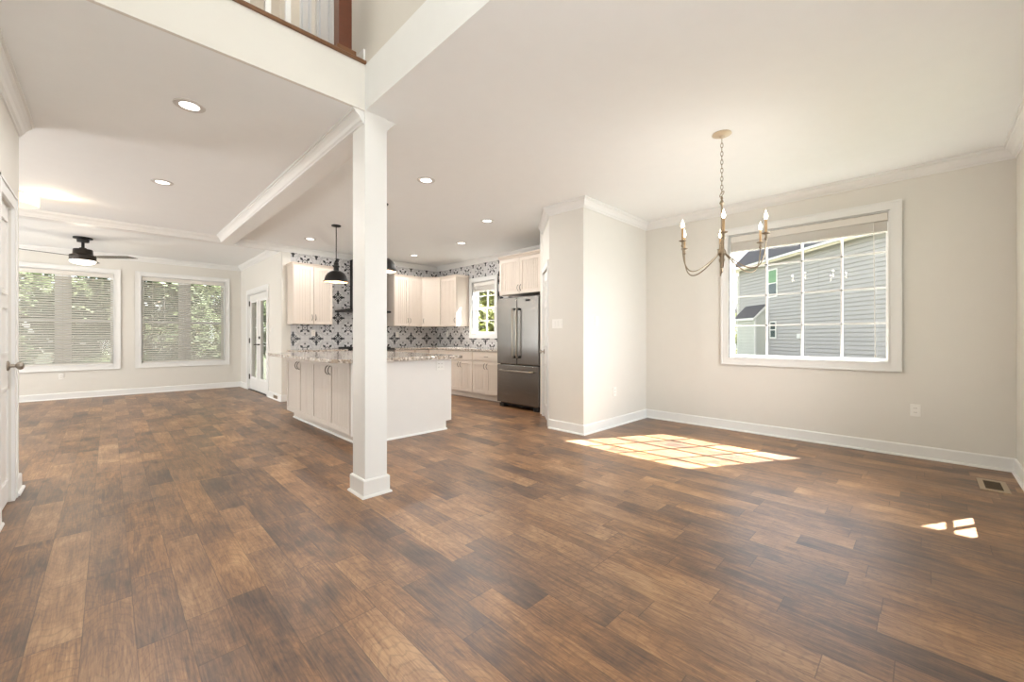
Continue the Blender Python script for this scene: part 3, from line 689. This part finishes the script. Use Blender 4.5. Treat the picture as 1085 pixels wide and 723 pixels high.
# ------------------------------------------------------------------ fridge
fr = thing('refrigerator', 'stainless french-door refrigerator with bottom freezer drawer', 'refrigerator', (4.57, 4.975, 0), -PI/2)
W = .915
MB().box(.003, W-.003, .075, .76, .06, 1.775).build('cabinet_body', 'steelframe', fr)
for a, b, hx, in ((0, W/2-.003, W/2-.045), (W/2+.003, W, W/2+.045)):
    d = MB().box(a, b, 0, .07, .70, 1.765).build('door', 'steel', fr, bevel=.012)
    MB().tube([(hx, -.002, 1.57), (hx, -.055, 1.57), (hx, -.058, 1.55), (hx, -.058, .84), (hx, -.055, .82), (hx, -.002, .82)], .0125, 10).build('handle', 'nickel', d, smooth=True)
    for z in (1.57, .82): MB().box(hx-.017, hx+.017, -.03, 0, z-.018, z+.018).build('handle_mount', 'black', d)
dr = MB().box(0, W, 0, .07, .075, .69).build('freezer_drawer', 'steel', fr, bevel=.012)
MB().tube([(.12, -.002, .60), (.12, -.058, .60), (.14, -.06, .60), (W-.14, -.06, .60), (W-.12, -.058, .60), (W-.12, -.002, .60)], .013, 10).build('handle', 'nickel', dr, smooth=True)
MB().box(W-.27, W-.17, -.002, .002, 1.685, 1.715).build('badge', 'black', fr)
MB().box(.03, W-.03, .06, .70, .03, .075).build('base_grille', 'black', fr)
for x in (.03, W-.13): MB().box(x, x+.10, .03, .13, 0, .055).build('foot', 'steelframe', fr)

# ------------------------------------------------------------------ outlets and switches
def plate(kind, label, M4, gangs=1):
    w = .07 if gangs == 1 else .07+.046*(gangs-1)
    r = thing('wall_outlet' if kind == 'o' else 'light_switch', label, 'outlet' if kind == 'o' else 'switch'); r.matrix_world = M4
    MB().box(-w/2, w/2, -.006, 0, -.057, .057).build('cover_plate', 'plate', r, bevel=.002)
    for gI in range(gangs):
        cx = (gI-(gangs-1)/2)*.046
        if kind == 'o':
            for z in (-.02, .02):
                s = MB().box(cx-.016, cx+.016, -.008, -.006, z-.014, z+.014).build('socket', 'plate', r)
                MB().box(cx-.008, cx-.005, -.0086, -.008, z-.004, z+.006).box(cx+.005, cx+.008, -.0086, -.008, z-.004, z+.006).build('slot', 'slot', s)
        else: MB().box(cx-.016, cx+.016, -.010, -.006, -.033, .033).build('rocker', 'plate', r, bevel=.001)
    return r
FX = lambda x, y, z: Matrix.Translation((x, y, z)) @ rotz(-PI/2)   # on a wall facing -x
FY = lambda x, y, z: Matrix.Translation((x, y, z))                 # on a wall facing -y
plate('o', 'white outlet low on the wall below the large dining room window', FX(XW, .064, .444))
plate('o', 'white outlet low on the pantry wall, left of the inside corner', FY(4.587, YP, .44))
plate('o', 'white double outlet on the white island end panel', FY(2.87, 4.15, .79), 2)
plate('o', 'white outlet low on the far wall under the left blind-covered window', FY(-.611, YF, .418))
plate('o', 'white outlet on the patterned tile under the left wall cabinet', FY(2.687, YK, 1.21))
plate('o', 'white outlet on the patterned tile right of the range', FY(4.392, YK, 1.18))
plate('o', 'white outlet on the patterned tile beside the kitchen corner', FX(XW, 7.556, 1.20))
plate('s', 'white three-gang switch plate on the narrow pantry wall by the fridge', FX(XP, 3.165, 1.30), 3)
plate('s', 'white single switch on the bright pantry wall near its outer corner', FY(4.175, YP, 1.33))
plate('s', 'white switch on the wall beside the glazed double doors', FX(XD, 8.557, 1.26))

# vents
fv = thing('floor_vent', 'tan metal floor register near the right-hand room corner', 'vent', (4.80, -.365, 0))
MB().box(-.17, .17, -.075, -.045, 0, .006).box(-.17, .17, .045, .075, 0, .006).box(-.17, -.13, -.045, .045, 0, .006).box(.13, .17, -.045, .045, 0, .006).build('frame', 'vent', fv)
m = MB().box(-.13, .13, -.045, .045, 0, .002)
for i in range(12): m.box(-.125+.021*i, -.118+.021*i, -.045, .045, .002, .005)
m.build('louvre', 'ventdark', fv)
bv = thing('baseboard_vent', 'small grille in the baseboard right of the glazed double doors', 'vent', (XD-.014, 8.26, .05), -PI/2)
m = MB().box(-.12, .12, -.004, 0, -.028, .03)
m.build('frame', 'vent', bv); m = MB()
for i in range(4): m.box(-.11, .11, -.0055, -.004, -.02+.012*i, -.014+.012*i)
m.build('louvre', 'ventdark', bv)

# ------------------------------------------------------------------ lights
gl_ = 'recessed ceiling lights'
def can(x, y, label, power=12):
    r = thing('recessed_light', label, 'ceiling light', (x, y, H), 0, gl_)
    MB().lathe([(.058, -.0045), (.088, -.0045), (.092, 0), (.058, 0)], seg=32).build('trim_ring', 'canring', r, smooth=True)
    MB().lathe([(0, -.003), (.058, -.003), (.058, 0), (0, 0)], seg=32).build('diffuser', 'lamp', r)
    l = bpy.data.lights.new('recessed_lamp', 'AREA'); l.shape = 'DISK'; l.size = .10; l.energy = power; l.color = (1, .97, .94)
    o = bpy.data.objects.new('recessed_lamp', l); COL.objects.link(o); o.location = (x, y, H-.012)
can(.399, 3.58, 'lit recessed ceiling light nearest the camera, upper left of the photo')
can(.397, 5.55, 'lit recessed ceiling light over the hall floor, between the nearest one and the fan')
can(2.308, 3.585, 'lit recessed ceiling light just right of the square post')
can(3.72, 4.25, 'lit recessed ceiling light in front of the fridge and pantry corner')
can(2.346, 7.07, 'lit recessed ceiling light above the left wall cabinet')
can(4.274, 7.06, 'lit recessed ceiling light nearest the kitchen corner cabinets')
can(4.286, 5.57, 'lit recessed ceiling light in front of the kitchen window')

fl = thing('flush_ceiling_light', 'warm glowing drum-shaded flush ceiling light beside the left door wall', 'ceiling light', (-.72, 7.05, H))
MB().lathe([(.07, 0), (.07, -.02), (0, -.02)], seg=24).build('ceiling_plate', 'nickel', fl)
MB().lathe([(.155, -.025), (.165, -.03), (.165, -.135), (.16, -.14), (0, -.145)], seg=32).build('lamp_shade', 'lampwarm', fl, smooth=True)
pl = bpy.data.lights.new('flush_lamp', 'POINT'); pl.energy = 6; pl.color = (1, .80, .58); pl.shadow_soft_size = .05
po = bpy.data.objects.new('flush_lamp', pl); COL.objects.link(po); po.location = (-.46, 6.93, H-.07)

# pendants
def pendant(loc, label):
    r = thing('pendant_light', label, 'pendant light', loc, 0, 'black dome pendants over the island')
    MB().lathe([(0, 0), (.065, 0), (.062, -.014), (.03, -.022), (0, -.022)], seg=28).build('ceiling_canopy', 'black', r, smooth=True)
    MB().tube([(0, 0, -.02), (0, 0, -.56)], .0065, 8).build('stem', 'black', r)
    MB().lathe([(0, -.50), (.012, -.50), (.02, -.515), (.026, -.535), (.034, -.54), (.034, -.575), (.045, -.58), (.045, -.60), (.034, -.605), (.036, -.64), (.03, -.66), (0, -.66)], seg=20).tube([(-.045, 0, -.59), (.045, 0, -.59)], .010, 8).build('socket_cup', 'black', r, smooth=True)
    prof = [(.03, -.65), (.075, -.66), (.115, -.69), (.142, -.73), (.155, -.775), (.160, -.80), (.172, -.806), (.172, -.816), (.160, -.818)]
    MB().lathe(prof, seg=40).build('shade', 'black', r, smooth=True)
    MB().lathe([(.028, -.655), (.073, -.665), (.112, -.695), (.138, -.735), (.151, -.775), (.157, -.812)], seg=40).build('shade_lining', 'shadein', r, smooth=True, label='glowing pale inside of the shade')
    MB().lathe([(0, -.665), (.012, -.67), (.022, -.70), (.028, -.735), (.02, -.765), (0, -.772)], seg=16).build('bulb', 'bulb', r, smooth=True)
    cg = MB()
    for k in range(2): a = PI/2*k+.7; cg.tube([(-.165*math.cos(a), -.165*math.sin(a), -.812), (0, 0, -.822), (.165*math.cos(a), .165*math.sin(a), -.812)], .003, 6)
    cg.build('guard_bar', 'black', r)
    l = bpy.data.lights.new('pendant_lamp', 'POINT'); l.energy = 7; l.color = (1, .8, .6); l.shadow_soft_size = .03
    o = bpy.data.objects.new('pendant_lamp', l); COL.objects.link(o); o.location = (loc[0], loc[1], loc[2]-.795)
pendant((2.33, 5.954, H), 'black dome pendant light hanging left of the square post')
pendant((2.345, 4.58, H), 'black dome pendant light mostly hidden behind the square post')

# ceiling fan
fan = thing('ceiling_fan', 'dark bronze ceiling fan with lit round diffuser near the far windows', 'ceiling fan', (-.293, 9.564, H))
MB().lathe([(0, 0), (.115, 0), (.115, -.02), (.075, -.03), (.07, -.075), (.02, -.08), (0, -.08)], seg=32).build('ceiling_canopy', 'black', fan, smooth=True)
MB().tube([(0, 0, -.07), (0, 0, -.20)], .02, 12).build('downrod', 'black', fan)
MB().lathe([(0, -.16), (.04, -.165), (.05, -.185), (.11, -.19), (.115, -.20), (.118, -.27), (.15, -.285), (.157, -.29), (.157, -.36), (.15, -.37), (0, -.37)], seg=36).build('motor_housing', 'bronze', fan, smooth=True)
MB().lathe([(.150, -.37), (.155, -.375), (.152, -.395), (.13, -.415), (.08, -.43), (0, -.436)], seg=36).build('light_diffuser', 'fanlamp', fan, smooth=True)
for k in range(3):
    a = math.radians(45.3-90+4+120*k)
    Mk = rotz(a) @ Matrix.Translation((0, 0, -.31)) @ Matrix.Rotation(math.radians(-10), 4, 'X')
    pts = [(.14, -.03), (.28, -.055), (.60, -.06), (.72, -.055), (.80, .05), (.62, .062), (.28, .055), (.14, .03)]
    MB().prism(pts, -.004, .004, Mk).build('blade', 'blade', fan, bevel=.002)
l = bpy.data.lights.new('fan_lamp', 'POINT'); l.energy = 10; l.color = (1, .88, .72); l.shadow_soft_size = .12
o = bpy.data.objects.new('fan_lamp', l); COL.objects.link(o); o.location = (-.293, 9.564, H-.60)

# chandelier
ch = thing('chandelier', 'six-arm champagne metal candle chandelier hanging in front of the dining window', 'chandelier', (3.442, 1.127, H))
MB().lathe([(0, 0), (.068, 0), (.070, -.006), (.058, -.012), (.02, -.02), (.012, -.034), (0, -.036)], seg=32).build('ceiling_canopy', 'canopyw', ch, smooth=True)
lk = MB(); z = -.04; i = 0
while z > -.44:
    R0 = rotz(PI/2*(i % 2)+.4); pts = []
    for k in range(12):
        t = 2*PI*k/12; pts.append(R0 @ Vector((.0085*math.cos(t), 0, z-.018+.021*math.sin(t))))
    lk.tube(pts, .0022, 5, True); z -= .033; i += 1
lk.build('chain', 'gold', ch, smooth=True)
rp = [Vector((.020*math.cos(t), -.020*math.sin(t)*.7, -.475+.020*math.sin(t))) for t in [2*PI*k/16 for k in range(16)]]
MB().tube(rp, .003, 6, True).build('loop_ring', 'gold', ch, smooth=True)
MB().lathe([(0, -.49), (.006, -.495), (.010, -.51), (.006, -.52), (.013, -.535), (.018, -.545), (.010, -.56), (.007, -.575), (.007, -.84), (.012, -.85), (.018, -.87), (.014, -.90), (.030, -.925), (.032, -.945), (.022, -.955), (.014, -.975), (.022, -.995), (.014, -1.02), (.008, -1.05), (.011, -1.075), (.006, -1.095), (0, -1.10)], seg=20).build('centre_column', 'gold', ch, smooth=True)
cdir = 18.1+180   # from the fixture towards the camera
for k in range(6):
    a = math.radians(cdir+2+60*k); c, s = math.cos(a), math.sin(a); R_ = .322
    pts = []
    P0, P1, P2, P3 = (.02, -.94), (.15, -1.07), (.315, -1.215), (R_, -.90)
    for j in range(17):
        t = j/16; u = 1-t
        rr = u**3*P0[0]+3*u*u*t*P1[0]+3*u*t*t*P2[0]+t**3*P3[0]; zz = u**3*P0[1]+3*u*u*t*P1[1]+3*u*t*t*P2[1]+t**3*P3[1]
        pts.append((rr*c, rr*s, zz))
    arm = MB().tube(pts, .0048, 8).build('arm', 'gold', ch, smooth=True)
    MB().lathe([(0, -.905), (.008, -.90), (.012, -.888), (.008, -.88), (.008, -.86), (.026, -.853), (.028, -.849), (.010, -.846), (0, -.846)], (R_*c, R_*s, 0), 16).build('drip_cup', 'gold', arm, smooth=True)
    MB().lathe([(.009, -.85), (.0095, -.755), (.006, -.75), (0, -.75)], (R_*c, R_*s, 0), 12).build('candle_sleeve', 'candle', arm, smooth=True)
    l = bpy.data.lights.new('candle_lamp', 'POINT'); l.energy = .7; l.color = (1, .88, .74); l.shadow_soft_size = .012
    o = bpy.data.objects.new('candle_lamp', l); COL.objects.link(o); o.location = (3.442+R_*c, 1.127+R_*s, H-.66)
    MB().lathe([(0, -.752), (.006, -.75), (.0125, -.733), (.0125, -.722), (.006, -.705), (.002, -.69), (0, -.682)], (R_*c, R_*s, 0), 12).build('bulb', 'bulb', arm, smooth=True)

# ------------------------------------------------------------------ outside
# unseen roof slabs added to cut off the sun patch on the floor
struct(MB().box(XW+T, 5.90, -2.6, 3.2, 2.72, 2.80).box(-1.2, XW+T, -2.6, YS-T, 2.72, 2.80).build('roof_sun_blocker', 'soffit'))
# neighbour: basis (d = away along the view axis, r = to the right)
A_ = PI/4+.0058; D_ = Vector((math.cos(A_), math.sin(A_), 0)); R_v = Vector((math.sin(A_), -math.cos(A_), 0))
phi = -.012
wdir = (D_+R_v*phi).normalized(); wnr = Vector((-wdir.y, wdir.x, 0))   # wnr points to the left (towards us)
corner = D_*26+R_v*14.45
Mn = Matrix(((-wdir.x, wnr.x, 0, corner.x), (-wdir.y, wnr.y, 0, corner.y), (0, 0, 1, 0), (0, 0, 0, 1)))  # local x runs back towards the camera, local y out of the wall
nb = thing('neighbour_house', 'grey lap-sided two-storey house seen through the dining window', 'house'); nb.matrix_world = Mn
EZ = 5.33
m = MB().box(0, 13, -9, -.012, -.7, EZ)
z = -.7
while z < EZ-.02:
    m.add([(0,-.012,z),(13,-.012,z),(13,.035,z),(0,.035,z),(0,-.012,z+.15),(13,-.012,z+.15),(13,.010,z+.15),(0,.010,z+.15)], [(0,3,2,1),(4,5,6,7),(0,1,5,4),(1,2,6,5),(2,3,7,6),(3,0,4,7)]); z += .185
m.build('siding_wall', 'siding', nb)
m = MB(); rp = math.tan(math.radians(46))
prof = [(.42, EZ), (.42, EZ+.08), (-4.5, EZ+.08+4.92*rp), (-9.42, EZ+.08), (-9.42, EZ), (-4.5, EZ-.02+4.92*rp)]
n = len(prof); m.add([(-.35, y, zz) for y, zz in prof]+[(13.3, y, zz) for y, zz in prof], [tuple(range(n)), tuple(range(2*n-1, n-1, -1))]+[(i, (i+1) % n, (i+1) % n+n, i+n) for i in range(n)])
m.build('roof', 'shingle', nb)
MB().box(-.33, 13.2, .0, .40, EZ-.03, EZ+.0).box(-.33, 13.2, .40, .43, EZ-.14, EZ+.05).box(-.36, -.33, -4.5, .43, EZ-.12, EZ+.03).build('soffit', 'soffit', nb)
MB().box(-.35, 13.2, .43, .53, EZ-.04, EZ+.07).build('gutter', 'housetrim', nb)
MB().box(-.02, .10, .0, .04, -.7, EZ-.03).build('corner_board', 'housetrim', nb)
MB().tube([(-.02, .46, EZ-.04), (.02, .10, EZ-.35), (.02, .08, -.6)], .045, 6).build('downspout', 'housetrim', nb)
def nwin(x0, x1, z0, z1, top):
    f = MB().box(x0, x1, .02, .05, z0, z1).build('window', 'housetrim', nb)
    mz = (z0+z1)/2
    MB().box(x0+.08, x1-.08, .05, .055, mz+.03, z1-.08).build('pane', top, f)
    MB().box(x0+.08, x1-.08, .05, .055, z0+.08, mz-.03).build('pane', 'darkpane', f)
nwin(2.95, 3.75, 3.32, 4.90, 'greenpane')
nwin(3.12, 3.66, 1.04, 2.0, 'darkpane')
MB().box(5.35, 5.6, .02, .12, 1.05, 1.30).build('exhaust_vent', 'housetrim', nb)
m = MB(); bx0, bx1, bd = .95, 2.7, .62
m.box(bx0, bx1, .018, bd, -.7, 2.18); m.add([(bx0, .018, 2.18), (bx0, bd, 2.18), (bx0, .018, 2.9), (bx1, .018, 2.18), (bx1, bd, 2.18), (bx1, .018, 2.9)], [(0,1,2), (3,5,4), (1,4,5,2), (0,2,5,3)])
z = -.7
while z < 2.1:
    m.add([(bx0, bd, z), (bx1, bd, z), (bx1, bd+.04, z), (bx0, bd+.04, z), (bx0, bd, z+.15), (bx1, bd, z+.15), (bx1, bd+.015, z+.15), (bx0, bd+.015, z+.15)], [(0,3,2,1),(4,5,6,7),(0,1,5,4),(1,2,6,5),(2,3,7,6),(3,0,4,7)]); z += .185
m.build('bump_out', 'sidingtan', nb)
m = MB(); m.add([(bx0-.15, .0, 2.96), (bx0-.15, bd+.16, 2.16), (bx1+.12, bd+.16, 2.16), (bx1+.12, 0, 2.96), (bx0-.15, .0, 3.04), (bx0-.15, bd+.16, 2.24), (bx1+.12, bd+.16, 2.24), (bx1+.12, 0, 3.04)], [(0,3,2,1),(4,5,6,7),(0,1,5,4),(1,2,6,5),(2,3,7,6),(3,0,4,7)])
m.build('bump_out_roof', 'shingle', nb)
MB().box(bx0-.15, bx1+.13, bd+.14, bd+.19, 2.08, 2.22).box(bx1-.02, bx1+.04, bd-.05, bd+.04, -.7, 2.16).add([(bx1+.12,0,2.84),(bx1+.12,bd+.18,2.06),(bx1+.12,bd+.18,2.2),(bx1+.12,0,3.0),(bx1+.15,0,2.84),(bx1+.15,bd+.18,2.06),(bx1+.15,bd+.18,2.2),(bx1+.15,0,3.0)], [(0,1,2,3),(7,6,5,4),(0,4,5,1),(1,5,6,2),(2,6,7,3),(3,7,4,0)]).build('bump_out_trim', 'housetrim', nb)
# distant house
dh = thing('distant_house', 'small distant grey-roofed house at the left edge of the dining window', 'house', D_*62+R_v*35.4-Vector((0,0,.6)), A_-PI/2)
MB().box(-4, 4, 0, 7, 0, 4.2).build('wall', 'sidingtan', dh)
MB().add([(-4.4,-.3,4.1),(4.4,-.3,4.1),(4.4,7.3,4.1),(-4.4,7.3,4.1),(0,-.3,6.9),(0,7.3,6.9)], [(0,1,4),(2,3,5),(0,4,5,3),(1,2,5,4),(0,3,2,1)]).build('roof', 'shingle', dh)
MB().box(-.5, .5, -.05, 0, 1.2, 2.8).build('window', 'darkpane', dh)

def tree(name, label, x, y, h, r, leaf, seed, n=3600, base=-.6, low=.15, ls=.13):
    rnd = random.Random(seed); root = thing(name, label, 'tree', (x, y, base), 0, 'trees and shrubs in the yard')
    m = MB(); m.tube([(0,0,0), (.05,.03,h*.35), (-.04,.05,h*.8)], [.13, .10, .03], 8)
    for k in range(7):
        a = k*2.4; z = h*(.3+.08*k); m.tube([(0,0,z), (r*.6*math.cos(a), r*.6*math.sin(a), z+h*.12)], [.05, .015], 5)
    m.build('trunk', 'bark', root)
    blobs = []
    for k in range(26):
        a = rnd.uniform(0, 2*PI); zz = rnd.uniform(low, .95); rad = r*(1-abs(zz-.5)**1.6*1.1)*math.sqrt(rnd.random())
        blobs.append((rad*math.cos(a), rad*math.sin(a), zz*h, r*rnd.uniform(.28, .45)))
    f = MB()
    for k in range(n):
        b = rnd.choice(blobs); d = Vector((rnd.gauss(0,1), rnd.gauss(0,1), rnd.gauss(0,1))).normalized()*b[3]*rnd.uniform(.7, 1.05)
        c = Vector(b[:3])+d; u = Vector((rnd.gauss(0,1), rnd.gauss(0,1), rnd.gauss(0,1))).normalized(); v = u.orthogonal().normalized(); s = ls*rnd.uniform(.6, 1.2)
        if c.z < .05: c.z = .05+rnd.random()*.2
        f.add([c-u*s, c+v*s*.5, c+u*s, c-v*s*.5], [(0,1,2,3)])
    me = bpy.data.meshes.new('foliage'); me.from_pydata(f.v, [], f.f); me.update(); me.materials.append(M[leaf])
    o = bpy.data.objects.new('foliage', me); COL.objects.link(o); o.parent = root
tree('tree', 'bushy yard tree behind the left window of the far wall', -3.9, 17.6, 5.4, 2.2, 'leafb', 1, n=14000, low=.05, ls=.15)
tree('tree', 'low broad tree behind the middle of the far wall windows', .6, 15.4, 4.4, 1.7, 'leafb', 2, n=9000, low=.05)
tree('tree', 'tall leafy tree behind the right window of the far wall', 3.4, 20.6, 6.6, 2.6, 'leafb', 3, n=14000, low=.05, ls=.15)
tree('tree', 'leafy shrub tree outside the glazed double doors', 5.2, 15.6, 4.4, 1.4, 'leafb', 4, low=.05)
tree('tree', 'sunny yellow-green tree outside the kitchen window, nearest the fridge', 8.6, 8.3, 6.4, 1.9, 'leafa', 5, n=16000, low=.08, ls=.12)
tree('tree', 'sunny yellow-green tree behind the left edge of the kitchen window', 10.4, 13.2, 7.0, 2.6, 'leafa', 6, n=16000, low=.08, ls=.14)
tt = D_*34+R_v*18.3
tree('tree', 'young tree at the left edge of the dining window, beside the grey house', tt.x, tt.y, 3.6, .9, 'leafa', 7, n=2200, low=.05)
